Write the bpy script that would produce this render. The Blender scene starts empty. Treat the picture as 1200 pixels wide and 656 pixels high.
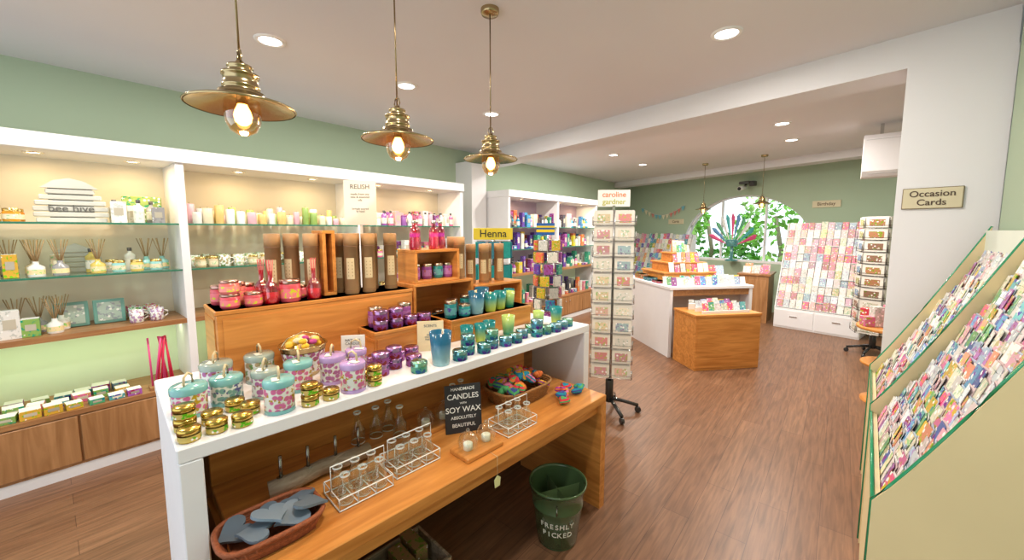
import bpy, math, random
from mathutils import Vector, Matrix
rnd=random.Random(7)
rad=math.radians
C=bpy.context.scene.collection
# ------------------------------------------------------------------ materials
MATS={}
def _new(name):
    m=bpy.data.materials.new(name);m.use_nodes=True
    nt=m.node_tree;b=nt.nodes["Principled BSDF"];MATS[name]=m
    return m,nt,b
def N(nt,t,**k):
    n=nt.nodes.new(t)
    for a,v in k.items(): setattr(n,a,v)
    return n
def attr_mat(name,rough=.5,metal=0,noise=.12,scale=8,emis=0,coat=0,bump=0):
    m,nt,b=_new(name);L=nt.links.new
    a=N(nt,"ShaderNodeAttribute",attribute_name="Col")
    tc=N(nt,"ShaderNodeTexCoord");no=N(nt,"ShaderNodeTexNoise");no.inputs["Scale"].default_value=scale
    L(tc.outputs["Object"],no.inputs["Vector"])
    mr=N(nt,"ShaderNodeMapRange");mr.inputs[3].default_value=1-noise;mr.inputs[4].default_value=1+noise
    L(no.outputs[0],mr.inputs[0])
    mx=N(nt,"ShaderNodeVectorMath",operation='SCALE');L(a.outputs["Color"],mx.inputs[0]);L(mr.outputs[0],mx.inputs["Scale"])
    L(mx.outputs[0],b.inputs["Base Color"])
    b.inputs["Roughness"].default_value=rough;b.inputs["Metallic"].default_value=metal
    if coat:b.inputs["Coat Weight"].default_value=coat
    if emis:
        L(a.outputs["Color"],b.inputs["Emission Color"]);b.inputs["Emission Strength"].default_value=emis
    if bump:
        bp=N(nt,"ShaderNodeBump");bp.inputs["Strength"].default_value=bump;bp.inputs["Distance"].default_value=.004
        L(no.outputs[0],bp.inputs["Height"]);L(bp.outputs[0],b.inputs["Normal"])
    return m
attr_mat("paint",.55,noise=.03)
attr_mat("gloss",.18,noise=.04,coat=.4)
attr_mat("wax",.35,noise=.05)
attr_mat("metal",.24,1,noise=.08)
attr_mat("fabric",.9,noise=.25,scale=60,bump=.5)
attr_mat("wicker",.7,noise=.45,scale=90,bump=.9)
attr_mat("lamp",.5,emis=9,noise=0)
attr_mat("bulb_glow",.5,emis=10,noise=0)
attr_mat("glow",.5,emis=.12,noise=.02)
attr_mat("leaf",.6,noise=.5,scale=3)
def printed(name,scale,lo,hi,white=(.93,.92,.9),inv=False):
    m,nt,b=_new(name);L=nt.links.new
    a=N(nt,"ShaderNodeAttribute",attribute_name="Col")
    tc=N(nt,"ShaderNodeTexCoord");v=N(nt,"ShaderNodeTexVoronoi");v.inputs["Scale"].default_value=scale
    no=N(nt,"ShaderNodeTexNoise");no.inputs["Scale"].default_value=scale*1.3;no.inputs["Detail"].default_value=3
    L(tc.outputs["Object"],v.inputs["Vector"]);L(tc.outputs["Object"],no.inputs["Vector"])
    r=N(nt,"ShaderNodeMapRange");r.inputs[1].default_value=lo;r.inputs[2].default_value=hi;L(v.outputs["Distance"],r.inputs[0])
    mx=N(nt,"ShaderNodeMix",data_type='RGBA');L(r.outputs[0],mx.inputs["Factor"])
    A,B=("B","A") if inv else ("A","B")
    L(a.outputs["Color"],mx.inputs[A]);mx.inputs[B].default_value=(*white,1)
    r2=N(nt,"ShaderNodeMapRange");r2.inputs[1].default_value=.56;r2.inputs[2].default_value=.60;L(no.outputs[0],r2.inputs[0])
    hs=N(nt,"ShaderNodeHueSaturation");hs.inputs["Hue"].default_value=.68;hs.inputs["Saturation"].default_value=1.3;hs.inputs["Value"].default_value=.75;L(a.outputs["Color"],hs.inputs["Color"])
    m2=N(nt,"ShaderNodeMix",data_type='RGBA');L(r2.outputs[0],m2.inputs["Factor"]);L(mx.outputs["Result"],m2.inputs["A"]);L(hs.outputs[0],m2.inputs["B"])
    L(m2.outputs["Result"],b.inputs["Base Color"]);b.inputs["Roughness"].default_value=.45
printed("card",34,.22,.34,inv=True);printed("floral",50,.42,.54,(.80,.84,.80));printed("label",40,.12,.2,inv=True)
def wood(name,c1,c2,rough=.4,axis=1,scale=1):
    m,nt,b=_new(name);L=nt.links.new
    tc=N(nt,"ShaderNodeTexCoord");mp=N(nt,"ShaderNodeMapping")
    s=[14*scale]*3;s[axis]=1.2*scale;mp.inputs["Scale"].default_value=s
    L(tc.outputs["Object"],mp.inputs["Vector"])
    no=N(nt,"ShaderNodeTexNoise");no.inputs["Scale"].default_value=1.5;no.inputs["Detail"].default_value=6;no.inputs["Distortion"].default_value=1.2
    L(mp.outputs[0],no.inputs["Vector"])
    cr=N(nt,"ShaderNodeValToRGB");cr.color_ramp.elements[0].position=.3;cr.color_ramp.elements[1].position=.7
    cr.color_ramp.elements[0].color=(*c1,1);cr.color_ramp.elements[1].color=(*c2,1)
    L(no.outputs[0],cr.inputs[0]);L(cr.outputs[0],b.inputs["Base Color"]);b.inputs["Roughness"].default_value=rough
    b.inputs["Coat Weight"].default_value=.15
wood("pine",(.50,.19,.038),(.74,.34,.09),.35,1)
wood("pine_x",(.50,.19,.038),(.74,.34,.09),.35,0)
wood("oak",(.33,.16,.06),(.50,.27,.12),.4,2)
wood("oak_h",(.31,.14,.055),(.46,.24,.10),.4,1)
wood("bark",(.26,.19,.13),(.55,.45,.34),.8,1,2)
def glassmat(name,tint,mixf=.12,rough=.03):
    m,nt,b=_new(name);nt.nodes.remove(b);L=nt.links.new
    o=nt.nodes["Material Output"];t=N(nt,"ShaderNodeBsdfTransparent");t.inputs[0].default_value=(*tint,1)
    g=N(nt,"ShaderNodeBsdfGlossy");g.inputs["Roughness"].default_value=rough;g.inputs[0].default_value=(1,1,1,1)
    fr=N(nt,"ShaderNodeLayerWeight");fr.inputs[0].default_value=.35
    mr=N(nt,"ShaderNodeMapRange");mr.inputs[3].default_value=mixf*.5;mr.inputs[4].default_value=.75;L(fr.outputs["Facing"],mr.inputs[0])
    mx=N(nt,"ShaderNodeMixShader");L(mr.outputs[0],mx.inputs[0]);L(t.outputs[0],mx.inputs[1]);L(g.outputs[0],mx.inputs[2]);L(mx.outputs[0],o.inputs[0])
glassmat("glass",(.93,.97,.95));glassmat("glass_amber",(1,.80,.52),.1)
glassmat("glass_pink",(.95,.25,.42),.2);glassmat("glass_clear_shelf",(.8,.93,.88),.25)
def ombre(name,c0,c1,z0,z1):
    m,nt,b=_new(name);L=nt.links.new
    tc=N(nt,"ShaderNodeTexCoord");sx=N(nt,"ShaderNodeSeparateXYZ");L(tc.outputs["Object"],sx.inputs[0])
    r=N(nt,"ShaderNodeMapRange");r.inputs[1].default_value=z0;r.inputs[2].default_value=z1;L(sx.outputs[2],r.inputs[0])
    mx=N(nt,"ShaderNodeMix",data_type='RGBA');L(r.outputs[0],mx.inputs["Factor"]);mx.inputs["A"].default_value=(*c0,1);mx.inputs["B"].default_value=(*c1,1)
    L(mx.outputs["Result"],b.inputs["Base Color"]);b.inputs["Roughness"].default_value=.15;b.inputs["Coat Weight"].default_value=.3
ombre("ombre_blue",(.38,.62,.66),(.015,.13,.24),.0,.10)
ombre("ombre_green",(.62,.66,.05),(.01,.24,.26),.0,.08)
ombre("ombre_lime",(.02,.26,.14),(.50,.68,.22),.01,.09)
def wallmat(name,c,rough=.8,var=.03):
    m,nt,b=_new(name);L=nt.links.new
    tc=N(nt,"ShaderNodeTexCoord");no=N(nt,"ShaderNodeTexNoise");no.inputs["Scale"].default_value=1.2;L(tc.outputs["Object"],no.inputs["Vector"])
    mx=N(nt,"ShaderNodeMix",data_type='RGBA');L(no.outputs[0],mx.inputs["Factor"])
    mx.inputs["A"].default_value=(*[x*(1-var) for x in c],1);mx.inputs["B"].default_value=(*[min(1,x*(1+var)) for x in c],1)
    L(mx.outputs["Result"],b.inputs["Base Color"]);b.inputs["Roughness"].default_value=rough
    n2=N(nt,"ShaderNodeTexNoise");n2.inputs["Scale"].default_value=180;L(tc.outputs["Object"],n2.inputs["Vector"])
    bp=N(nt,"ShaderNodeBump");bp.inputs["Strength"].default_value=.08;bp.inputs["Distance"].default_value=.002;L(n2.outputs[0],bp.inputs["Height"]);L(bp.outputs[0],b.inputs["Normal"])
wallmat("wall_green",(.44,.545,.41));wallmat("wall_white",(.78,.78,.80));wallmat("ceiling_white",(.78,.77,.80))
def floormat():
    m,nt,b=_new("floor_planks");L=nt.links.new
    tc=N(nt,"ShaderNodeTexCoord");mp=N(nt,"ShaderNodeMapping");mp.inputs["Rotation"].default_value=(0,0,rad(90));L(tc.outputs["Object"],mp.inputs["Vector"])
    br=N(nt,"ShaderNodeTexBrick");br.inputs["Scale"].default_value=1;br.inputs["Brick Width"].default_value=1.1;br.inputs["Row Height"].default_value=.14
    br.inputs["Mortar Size"].default_value=.0014;br.inputs["Color1"].default_value=(.235,.123,.068,1);br.inputs["Color2"].default_value=(.195,.098,.053,1);br.inputs["Mortar"].default_value=(.10,.05,.03,1)
    br.offset=.37;L(mp.outputs[0],br.inputs["Vector"])
    m2=N(nt,"ShaderNodeMapping");m2.inputs["Scale"].default_value=(20,1.5,1);L(tc.outputs["Object"],m2.inputs["Vector"])
    no=N(nt,"ShaderNodeTexNoise");no.inputs["Scale"].default_value=2.6;no.inputs["Detail"].default_value=7;no.inputs["Distortion"].default_value=.6;L(m2.outputs[0],no.inputs["Vector"])
    mr=N(nt,"ShaderNodeMapRange");mr.inputs[1].default_value=.3;mr.inputs[2].default_value=.7;mr.inputs[3].default_value=.72;mr.inputs[4].default_value=1.3;L(no.outputs[0],mr.inputs[0])
    vm=N(nt,"ShaderNodeVectorMath",operation='SCALE');L(br.outputs[0],vm.inputs[0]);L(mr.outputs[0],vm.inputs["Scale"])
    L(vm.outputs[0],b.inputs["Base Color"]);b.inputs["Roughness"].default_value=.38;b.inputs["Specular IOR Level"].default_value=.4
floormat()
# ------------------------------------------------------------------ mesh builder
class MB:
    def __init__(s): s.v=[];s.f=[];s.m=[];s.c=[];s.s=[];s.slots=[];s.M=Matrix.Identity(4)
    def at(s,x=0,y=0,z=0,rz=0,rx=0,ry=0,sc=1):
        s.M=Matrix.Translation((x,y,z))@Matrix.Rotation(rz,4,'Z')@Matrix.Rotation(ry,4,'Y')@Matrix.Rotation(rx,4,'X')@Matrix.Scale(sc,4);return s
    def add(s,vs,fs,mat,col=(1,1,1),smooth=False):
        o=len(s.v);s.v+=[tuple(s.M@Vector(v)) for v in vs]
        if mat not in s.slots:s.slots.append(mat)
        k=s.slots.index(mat)
        for f in fs:
            s.f.append([o+i for i in f]);s.m.append(k);s.c.append(col);s.s.append(smooth)
    def box(s,cx,cy,z0,sx,sy,sz,mat,col=(1,1,1),ch=0):
        a,b=sx/2,sy/2
        if ch<=0:
            vs=[(cx+i*a,cy+j*b,z0+k*sz) for k in(0,1) for i,j in((-1,-1),(1,-1),(1,1),(-1,1))]
            fs=[(3,2,1,0),(4,5,6,7),(0,1,5,4),(1,2,6,5),(2,3,7,6),(3,0,4,7)]
        else:
            def ring(e,z):
                o=[]
                for i,j in((-1,-1),(1,-1),(1,1),(-1,1)):
                    p=(cx+i*(a-e-ch),cy+j*(b-e),z);q=(cx+i*(a-e),cy+j*(b-e-ch),z)
                    o+= [p,q] if i*j<0 else [q,p]
                return o
            vs=ring(ch,z0)+ring(0,z0+ch)+ring(0,z0+sz-ch)+ring(ch,z0+sz);fs=[tuple(range(7,-1,-1)),tuple(range(24,32))]
            for r in range(3):
                for i in range(8):fs.append((r*8+i,r*8+(i+1)%8,r*8+8+(i+1)%8,r*8+8+i))
        s.add(vs,fs,mat,col)
    def lathe(s,prof,mat,col=(1,1,1),seg=20,x=0,y=0,z=0,cap0=True,cap1=True,smooth=True):
        vs=[];fs=[]
        for r,h in prof:
            for i in range(seg):
                a=2*math.pi*i/seg;vs.append((x+r*math.cos(a),y+r*math.sin(a),z+h))
        for k in range(len(prof)-1):
            for i in range(seg):fs.append((k*seg+i,k*seg+(i+1)%seg,(k+1)*seg+(i+1)%seg,(k+1)*seg+i))
        s.add(vs,fs,mat,col,smooth)
        n=len(prof)-1
        if cap0: s.add(vs[:seg],[tuple(range(seg-1,-1,-1))],mat,col)
        if cap1: s.add(vs[n*seg:],[tuple(range(seg))],mat,col)
    def cyl(s,x,y,z,r,h,mat,col=(1,1,1),seg=20,e=.003):
        s.lathe([(r-e,0),(r,e),(r,h-e),(r-e,h)],mat,col,seg,x,y,z)
    def tube(s,pts,r,mat,col=(1,1,1),seg=8,closed=False):
        pts=[Vector(p) for p in pts];n=len(pts);vs=[];fs=[]
        for i,p in enumerate(pts):
            d=(pts[(i+1)%n]-pts[i-1]) if closed else (pts[min(i+1,n-1)]-pts[max(i-1,0)])
            if d.length<1e-9:d=Vector((0,0,1))
            d.normalize();up=Vector((0,0,1)) if abs(d.z)<.9 else Vector((1,0,0))
            a=d.cross(up).normalized();b=a.cross(d)
            for k in range(seg):
                t=2*math.pi*k/seg;vs.append(tuple(p+a*math.cos(t)*r+b*math.sin(t)*r))
        for i in range(n if closed else n-1):
            j=(i+1)%n
            for k in range(seg):fs.append((i*seg+k,i*seg+(k+1)%seg,j*seg+(k+1)%seg,j*seg+k))
        if not closed:fs+=[tuple(range(seg-1,-1,-1)),tuple(range((n-1)*seg,n*seg))]
        s.add(vs,fs,mat,col,True)
    def ball(s,x,y,z,r,mat,col=(1,1,1),sz=1,seg=14,rings=8):
        pr=[(max(.0005,r*math.sin(math.pi*i/rings)),-r*sz*math.cos(math.pi*i/rings)) for i in range(rings+1)]
        s.lathe(pr,mat,col,seg,x,y,z)
    def prism(s,poly,h0,h1,mat,col=(1,1,1),plane='xy'):
        n=len(poly)
        def P(a,b,h): return {'xy':(a,b,h),'xz':(a,h,b),'yz':(h,a,b)}[plane]
        vs=[P(a,b,h0) for a,b in poly]+[P(a,b,h1) for a,b in poly]
        fs=[tuple(range(n-1,-1,-1)),tuple(range(n,2*n))]+[(i,(i+1)%n,n+(i+1)%n,n+i) for i in range(n)]
        s.add(vs,fs,mat,col)
    def build(s,name,loc=(0,0,0),rz=0,parent=None):
        me=bpy.data.meshes.new(name);me.from_pydata(s.v,[],s.f)
        for k in s.slots:me.materials.append(MATS[k])
        at=me.color_attributes.new("Col",'FLOAT_COLOR','CORNER')
        buf=[]
        for f,c in zip(s.f,s.c):buf+=[c[0],c[1],c[2],1.0]*len(f)
        at.data.foreach_set("color",buf)
        me.polygons.foreach_set("material_index",s.m);me.polygons.foreach_set("use_smooth",s.s);me.update()
        o=bpy.data.objects.new(name,me);C.objects.link(o);o.location=loc;o.rotation_euler=(0,0,rz)
        if parent:o.parent=parent
        return o
def jit(c,a=.06):
    k=1+rnd.uniform(-a,a);return tuple(max(0,min(1,x*k)) for x in c)
def text(parent,body,size,loc,rot,col,name="lettering",align='CENTER'):
    key="ink_%.2f_%.2f_%.2f"%col
    if key not in MATS:
        m,nt,b=_new(key);b.inputs["Base Color"].default_value=(*col,1);b.inputs["Roughness"].default_value=.6
    t=bpy.data.curves.new(name,'FONT');t.body=body;t.size=size;t.align_x=align;t.align_y='CENTER';t.extrude=.0008;t.offset=size*.008;t.materials.append(MATS[key])
    o=bpy.data.objects.new(name,t);C.objects.link(o);o.location=loc;o.rotation_euler=rot;o.parent=parent;return o
def plate(name,w,h,th,mat,col,loc,rz=0):
    b=MB();b.box(0,0,0,w,th,h,mat,col,min(th*.3,.004));return b.build(name,loc,rz)
FR=rad(90)
# ------------------------------------------------------------------ room
CE=2.8;WR=.66
b=MB();b.box(-1.9,4.2,-.1,7.6,13.4,.1,"floor_planks");b.build("floor")
b=MB();b.box(-1.9,4.2,CE,7.6,13.4,.1,"ceiling_white");b.build("ceiling")
b=MB();b.box(-4.55,4.2,0,.1,13.4,CE,"wall_green");b.build("wall_left")
b=MB();b.box(WR+.05,.9,0,.1,5.0,CE,"wall_green");b.build("wall_right")
b=MB();b.box(1.85,6,0,.1,7,CE,"wall_green");b.build("wall_back_room_right")
bx0,by0,bx1,by1=-4.5,4.5,WR,3.44
L=math.hypot(bx1-bx0,by1-by0);ang=math.atan2(by1-by0,bx1-bx0)
b=MB();b.box(L/2,.17,CE-.2,L,.34,.2,"wall_white");b.build("trim_ceiling_beam",(bx0,by0,0),ang)
b=MB();b.box(L-.21,.17,0,.43,.34,CE-.2,"wall_white");b.box(L+.55,.17,0,1.15,.3,CE,"wall_white");b.build("wall_column",(bx0,by0,0),ang)
b=MB();b.box(-4.33,4.2,0,.34,.3,CE-.2,"wall_white");b.build("trim_pilaster")
bwo=(-4.6,10.39);bwa=math.atan2(-.335,.942)
ac,ahw,zs,zt,zsill=3.14,1.3,1.3,2.32,.95
b=MB();WL=6.9
def q(a0,z0,a1,z1,a2,z2,a3,z3): b.add([(a0,0,z0),(a1,0,z1),(a2,0,z2),(a3,0,z3)],[(0,1,2,3)],"wall_green")
q(0,0,ac-ahw,0,ac-ahw,CE,0,CE);q(ac+ahw,0,WL,0,WL,CE,ac+ahw,CE);q(ac-ahw,0,ac+ahw,0,ac+ahw,zsill,ac-ahw,zsill)
n=28;arc=[(ac+ahw*math.cos(math.pi*(1-i/n)),zs+(zt-zs)*math.sin(math.pi*i/n)) for i in range(n+1)]
for i in range(n):
    (a0,z0),(a1,z1)=arc[i],arc[i+1];q(a0,z0,a1,z1,a1,CE,a0,CE)
loop=[(ac-ahw,zsill)]+arc+[(ac+ahw,zsill)]
for i in range(len(loop)):
    (a0,z0),(a1,z1)=loop[i],loop[(i+1)%len(loop)]
    b.add([(a0,0,z0),(a1,0,z1),(a1,.22,z1),(a0,.22,z0)],[(0,1,2,3)],"wall_white")
b.build("wall_back",(*bwo,0),bwa)
b=MB();b.tube([(a,.1,z) for a,z in loop],.03,"paint",(.85,.85,.85),closed=True)
for dx in(-.45,.45):
    zt2=zs+(zt-zs)*math.sqrt(1-(dx/ahw)**2);b.box(ac+dx,.1,zsill,.035,.04,zt2-zsill,"paint",(.85,.85,.85))
b.box(ac,.1,zsill,2*ahw,.2,.04,"paint",(.85,.85,.85))
b.build("window_1",(*bwo,0),bwa)
b=MB()
for i in range(11):
    a=rad(20+14*i);c=[(.8,.12,.3),(.1,.5,.5),(.85,.85,.85),(.15,.45,.25),(.15,.35,.65)][i%5]
    b.add([(.08*math.cos(a),0,.08*math.sin(a)),(.47*math.cos(a-.085),0,.60*math.sin(a-.085)),(.54*math.cos(a),-.03,.70*math.sin(a)),(.47*math.cos(a+.085),0,.60*math.sin(a+.085))],[(0,1,2,3)],"paint",c)
b.lathe([(.1,0),(.13,.1),(.1,.14)],"gloss",(.1,.3,.3),16);b.lathe([(.12,-.30),(.12,-.28),(.03,-.26),(.03,0)],"gloss",(.1,.3,.3),16)
b.build("decorative_window_fan",(-1.75,9.2,1.27),bwa)
# outside planting
b=MB()
for i in range(80):
    x=rnd.uniform(-6.5,3);y=rnd.uniform(12.4,14.2);z=rnd.uniform(-.2,2.9);r=rnd.uniform(.3,.6)
    g=rnd.choice([(.28,.6,.10),(.5,.78,.22),(.18,.46,.10),(.62,.82,.36)])
    for k in range(70):
        d=Vector((rnd.gauss(0,1),rnd.gauss(0,1),rnd.gauss(0,1))).normalized()*r
        t=Vector((rnd.gauss(0,1),rnd.gauss(0,1),rnd.gauss(0,1))).normalized()*.11;w=d.cross(t).normalized()*.055
        p=Vector((x,y,z))+d;b.add([tuple(p-t),tuple(p+w),tuple(p+t),tuple(p-w)],[(0,1,2,3)],"leaf",jit(g,.3))
for i in range(5):
    x=-5+i*1.8;b.tube([(x,13.4,-.1),(x+.1,13.4,1),(x-.1,13.5,2)],.06,"bark")
b.build("garden_shrubs")
b=MB();b.box(-1.5,14.5,-.12,14,7,.1,"leaf",(.2,.35,.1));b.build("ground_outside")
b=MB();b.box(3.4,-.75,CE-.12,6.9,.3,.12,"wall_white");b.build("trim_back_beam",(*bwo,0),bwa)
# ------------------------------------------------------------------ downlights
for i,(x,y) in enumerate([(-2.86,1.02),(-2.86,2.04),(-2.86,3.08),(-.62,2.78),(-.6,4.6),(-.6,5.45),(-.6,6.5),(-2.88,4.95),(-2.88,5.95),(-2.88,7.15),(-.62,.6),(-2.86,-.3)]):
    b=MB();b.lathe([(.06,-.002),(.068,-.010),(.085,-.010),(.09,0)],"paint",(.9,.9,.9),24,cap0=False,cap1=False)
    b.lathe([(.001,-.006),(.064,-.006)],"lamp",(1,.98,.96),24,cap0=False,cap1=False)
    o=b.build("ceiling_downlight",(x,y,CE))
    l=bpy.data.lights.new("lamp",'AREA');l.shape='DISK';l.size=.12;l.energy=38 if y>4 else 23;l.color=(1,.94,.86)
    lo=bpy.data.objects.new("lamp",l);C.objects.link(lo);lo.parent=o;lo.location=(0,0,-.02)
# ------------------------------------------------------------------ pendants
BR=(.46,.36,.20)
def pendant(x,y,z,sc=1,power=7,name="pendant_lamp"):
    b=MB()
    pr=[(.150,-.004),(.153,.0),(.148,.004),(.12,.011),(.09,.022),(.068,.034),(.063,.038),(.063,.044),(.049,.047),(.049,.056),(.052,.058),(.052,.064),(.048,.067),(.047,.092),(.052,.094),(.052,.10),(.034,.104),(.032,.118),(.036,.120),(.034,.126),(.014,.130),(.010,.14)]
    b.lathe([(r*sc,h*sc) for r,h in pr],"metal",BR,36,cap0=False)
    b.lathe([(.146*sc,-.003),(.11*sc,.007*sc),(.06*sc,.03*sc),(.03*sc,.03*sc)],"metal",(.6,.5,.34),36,cap0=False)
    b.lathe([(.048*sc,.02*sc),(.052*sc,-.015*sc),(.049*sc,-.048*sc),(.036*sc,-.074*sc),(.013*sc,-.088*sc),(.001,-.089*sc)],"glass_amber",seg=24,cap0=False,cap1=False)
    b.lathe([(.016*sc,.03*sc),(.016*sc,.008)],"metal",(.5,.4,.25),16)
    b.lathe([(.012*sc,.01),(.022*sc,-.012*sc),(.026*sc,-.028*sc),(.022*sc,-.046*sc),(.010*sc,-.056*sc),(.001,-.058*sc)],"bulb_glow",(1,.58,.22),18,cap0=False,cap1=False)
    for a in(0,math.pi): b.tube([(.0+.012*sc*math.cos(a),0,.135*sc),(.02*sc*math.cos(a),0,.15*sc),(.012*sc*math.cos(a),0,.17*sc),(0,0,.175*sc)],.003,"metal",BR,6)
    b.tube([(0,0,.13*sc),(0,0,CE-z-.02)],.0035,"metal",(.3,.22,.12),6)
    b.lathe([(.012,CE-z-.035),(.045,CE-z-.03),(.05,CE-z-.02),(.05,CE-z)],"metal",BR,24)
    o=b.build(name,(x,y,z))
    l=bpy.data.lights.new("bulb",'POINT');l.energy=power;l.color=(1,.68,.36);l.shadow_soft_size=.03
    lo=bpy.data.objects.new("bulb",l);C.objects.link(lo);lo.parent=o;lo.location=(0,0,-.12*sc)
pendant(-1.49,.44,1.99);pendant(-1.5,1.02,1.99);pendant(-1.55,1.66,2.0)
pendant(-1.98,7.8,1.98,.9,3);pendant(-1.03,7.5,2.03,.9,3)
# ------------------------------------------------------------------ left wall shelving
XF,XB=-3.75,-4.2
WH=(.80,.80,.81)
def shelving(y0,y1,posts,back=(.66,.60,.48)):
    b=MB()
    b.box((XF+XB)/2-.03,(y0+y1)/2,2.09,XF-XB+.1,y1-y0,.1,"paint",WH,.004)
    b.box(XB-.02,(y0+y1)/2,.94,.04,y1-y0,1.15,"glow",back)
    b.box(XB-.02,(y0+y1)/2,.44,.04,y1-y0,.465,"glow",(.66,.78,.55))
    for y in posts:b.box((XF+XB)/2,y,.44,XF-XB,.05,1.65,"paint",WH,.003)
    for a,c in zip(posts[:-1],posts[1:]):
        for z in(1.30,1.64):
            b.box((XF+XB)/2+.02,(a+c)/2,z,XF-XB-.06,c-a-.052,.01,"glass_clear_shelf")
            b.box(XF-.012,(a+c)/2,z,.004,c-a-.052,.012,"gloss",(.08,.30,.22))
    b.box((XF+XB)/2,(y0+y1)/2,.905,XF-XB-.01,y1-y0-.02,.035,"oak_h")
    b.box((XF+XB)/2,(y0+y1)/2,.07,XF-XB,y1-y0,.34,"oak")
    b.box((XF+XB)/2,(y0+y1)/2,.41,XF-XB+.03,y1-y0,.03,"oak_h")
    b.box((XF+XB)/2,(y0+y1)/2,0,XF-XB+.01,y1-y0,.07,"paint",WH)
    n=int(round((y1-y0)/.5));w=(y1-y0)/n
    for i in range(n):
        b.box(XF+.008,y0+w*(i+.5),.09,.016,w-.012,.31,"oak",ch=.003)
        yy=y0+w*(i+(.88 if i%2==0 else .12));b.ball(XF+.03,yy,.33,.012,"metal",(.8,.8,.8))
    b.build("shop_shelving_unit")
shelving(-1.9,3.5,[-1.87,-.6,.68,2.08,3.47])
shelving(4.38,7.1,[4.41,5.7,7.07],(.42,.32,.38))
for y in(-1.2,.0,.45,1.1,1.7,2.4,3.1,4.9,6.0,6.8):
    b=MB();b.lathe([(.03,0),(.034,-.006),(.045,-.006),(.047,0)],"metal",(.8,.8,.8),16,cap0=False,cap1=False);b.lathe([(.001,-.002),(.031,-.002)],"lamp",(1,.8,.5),16,cap0=False,cap1=False)
    o=b.build("shelf_spotlight",(-3.92,y,2.088));l=bpy.data.lights.new("lamp",'AREA');l.shape='DISK';l.size=.06;l.energy=2.5;l.color=(1,.74,.42)
    lo=bpy.data.objects.new("lamp",l);C.objects.link(lo);lo.parent=o;lo.location=(0,0,-.012)
l=bpy.data.lights.new("strip",'AREA');l.shape='RECTANGLE';l.size=.03;l.size_y=5;l.energy=9;l.color=(.85,1,.6)
b=MB();b.box(0,0,0,.03,5,.012,"paint",WH);o=b.build("under_shelf_light_strip",(-4.0,.9,.892));lo=bpy.data.objects.new("strip",l);C.objects.link(lo);lo.parent=o;lo.location=(0,0,-.005)
# goods ------------------------------------------------------------
def g_box(b,x,y,z,c,w=.06,h=.12,m="label"):
    b.at(x,y,z,rz=rnd.uniform(-.15,.15));b.box(0,0,0,w,w,h,m,c,.001);b.box(0,0,h*.99,w*.98,w*.98,.002,"paint",(.8,.8,.78))
    b.box(w/2+.0008,0,h*.35,.001,w*.6,h*.35,"paint",jit((.6,.56,.45),.4));b.at()
def g_jar(b,x,y,z,c,r=.036,h=.08,lid=(.7,.52,.2)):
    b.lathe([(r*.9,0),(r,.006),(r,h*.7),(r*.86,h*.8),(r*.86,h*.82)],"gloss",c,14,x,y,z);b.lathe([(r*.92,h*.8),(r*.92,h),(r*.86,h*1.02)],"metal",lid,14,x,y,z)
    b.lathe([(r*1.01,h*.2),(r*1.01,h*.58)],"label",(.75,.68,.5),14,x,y,z,False,False)
def g_diff(b,x,y,z,c):
    b.lathe([(.036,0),(.038,.005),(.038,.06),(.014,.078),(.014,.095)],"gloss",c,14,x,y,z)
    b.lathe([(.0385,.015),(.0385,.045)],"label",(.85,.7,.4),14,x,y,z,False,False)
    for k in range(6):
        a=k*1.05+.3;b.tube([(x,y,z+.07),(x+.045*math.cos(a),y+.045*math.sin(a),z+.23)],.0025,"paint",(.42,.28,.14),4)
def g_pillar(b,x,y,z,c,r=.033,h=.1):
    b.lathe([(r-.003,0),(r,.004),(r,h-.004),(r-.004,h),(r*.4,h-.006),(.001,h-.006)],"wax",c,16,x,y,z,True,False);b.tube([(x,y,z+h-.006),(x+.002,y,z+h+.012)],.0012,"paint",(.15,.1,.08),4)
def g_mug(b,x,y,z,c):
    b.lathe([(.034,0),(.038,.004),(.04,.09),(.037,.09),(.035,.01),(.001,.01)],"floral",c,16,x,y,z,True,False)
    b.tube([(x,y+.038,z+.07),(x,y+.06,z+.062),(x,y+.062,z+.035),(x,y+.038,z+.02)],.005,"gloss",(.9,.9,.88),6)
def g_bottle(b,x,y,z,c):
    b.lathe([(.028,0),(.03,.004),(.03,.11),(.01,.13),(.01,.14)],"gloss",c,14,x,y,z);b.cyl(x,y,z+.14,.013,.024,"gloss",(.1,.1,.1),12,.001);b.lathe([(.0305,.025),(.0305,.085)],"label",(.8,.8,.72),14,x,y,z,False,False)
def g_frame(b,x,y,z,c):
    b.at(x,y,z,rz=rad(90),rx=-.15)
    b.box(0,0,0,.16,.015,.17,"paint",c,.003);b.box(0,-.009,.02,.12,.003,.13,"card",(.5,.6,.55));b.at()
def goods(name,y0,y1,z,kinds,cols,rows=2,step=.085,x0=-3.86,hscale=1.1):
    b=MB()
    for r in range(rows):
        y=y0+rnd.uniform(0,.03)
        while y<y1:
            k=rnd.choice(kinds);c=jit(rnd.choice(cols));x=x0-r*.12+rnd.uniform(-.01,.01)
            if k=='box':g_box(b,x,y,z,c,rnd.uniform(.055,.085),rnd.uniform(.1,.17)*hscale)
            elif k=='flat':g_box(b,x,y,z,c,rnd.uniform(.07,.09),rnd.uniform(.03,.06))
            elif k=='jar':g_jar(b,x,y,z,c)
            elif k=='diff':g_diff(b,x,y,z,c)
            elif k=='pillar':g_pillar(b,x,y,z,c,rnd.uniform(.024,.036),rnd.uniform(.06,.16))
            elif k=='mug':g_mug(b,x,y,z,c);y+=.03
            elif k=='bottle':g_bottle(b,x,y,z,c)
            elif k=='frame':g_frame(b,x,y,z,c);y+=.06
            y+=step+rnd.uniform(0,.02)
    return b.build(name)
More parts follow.
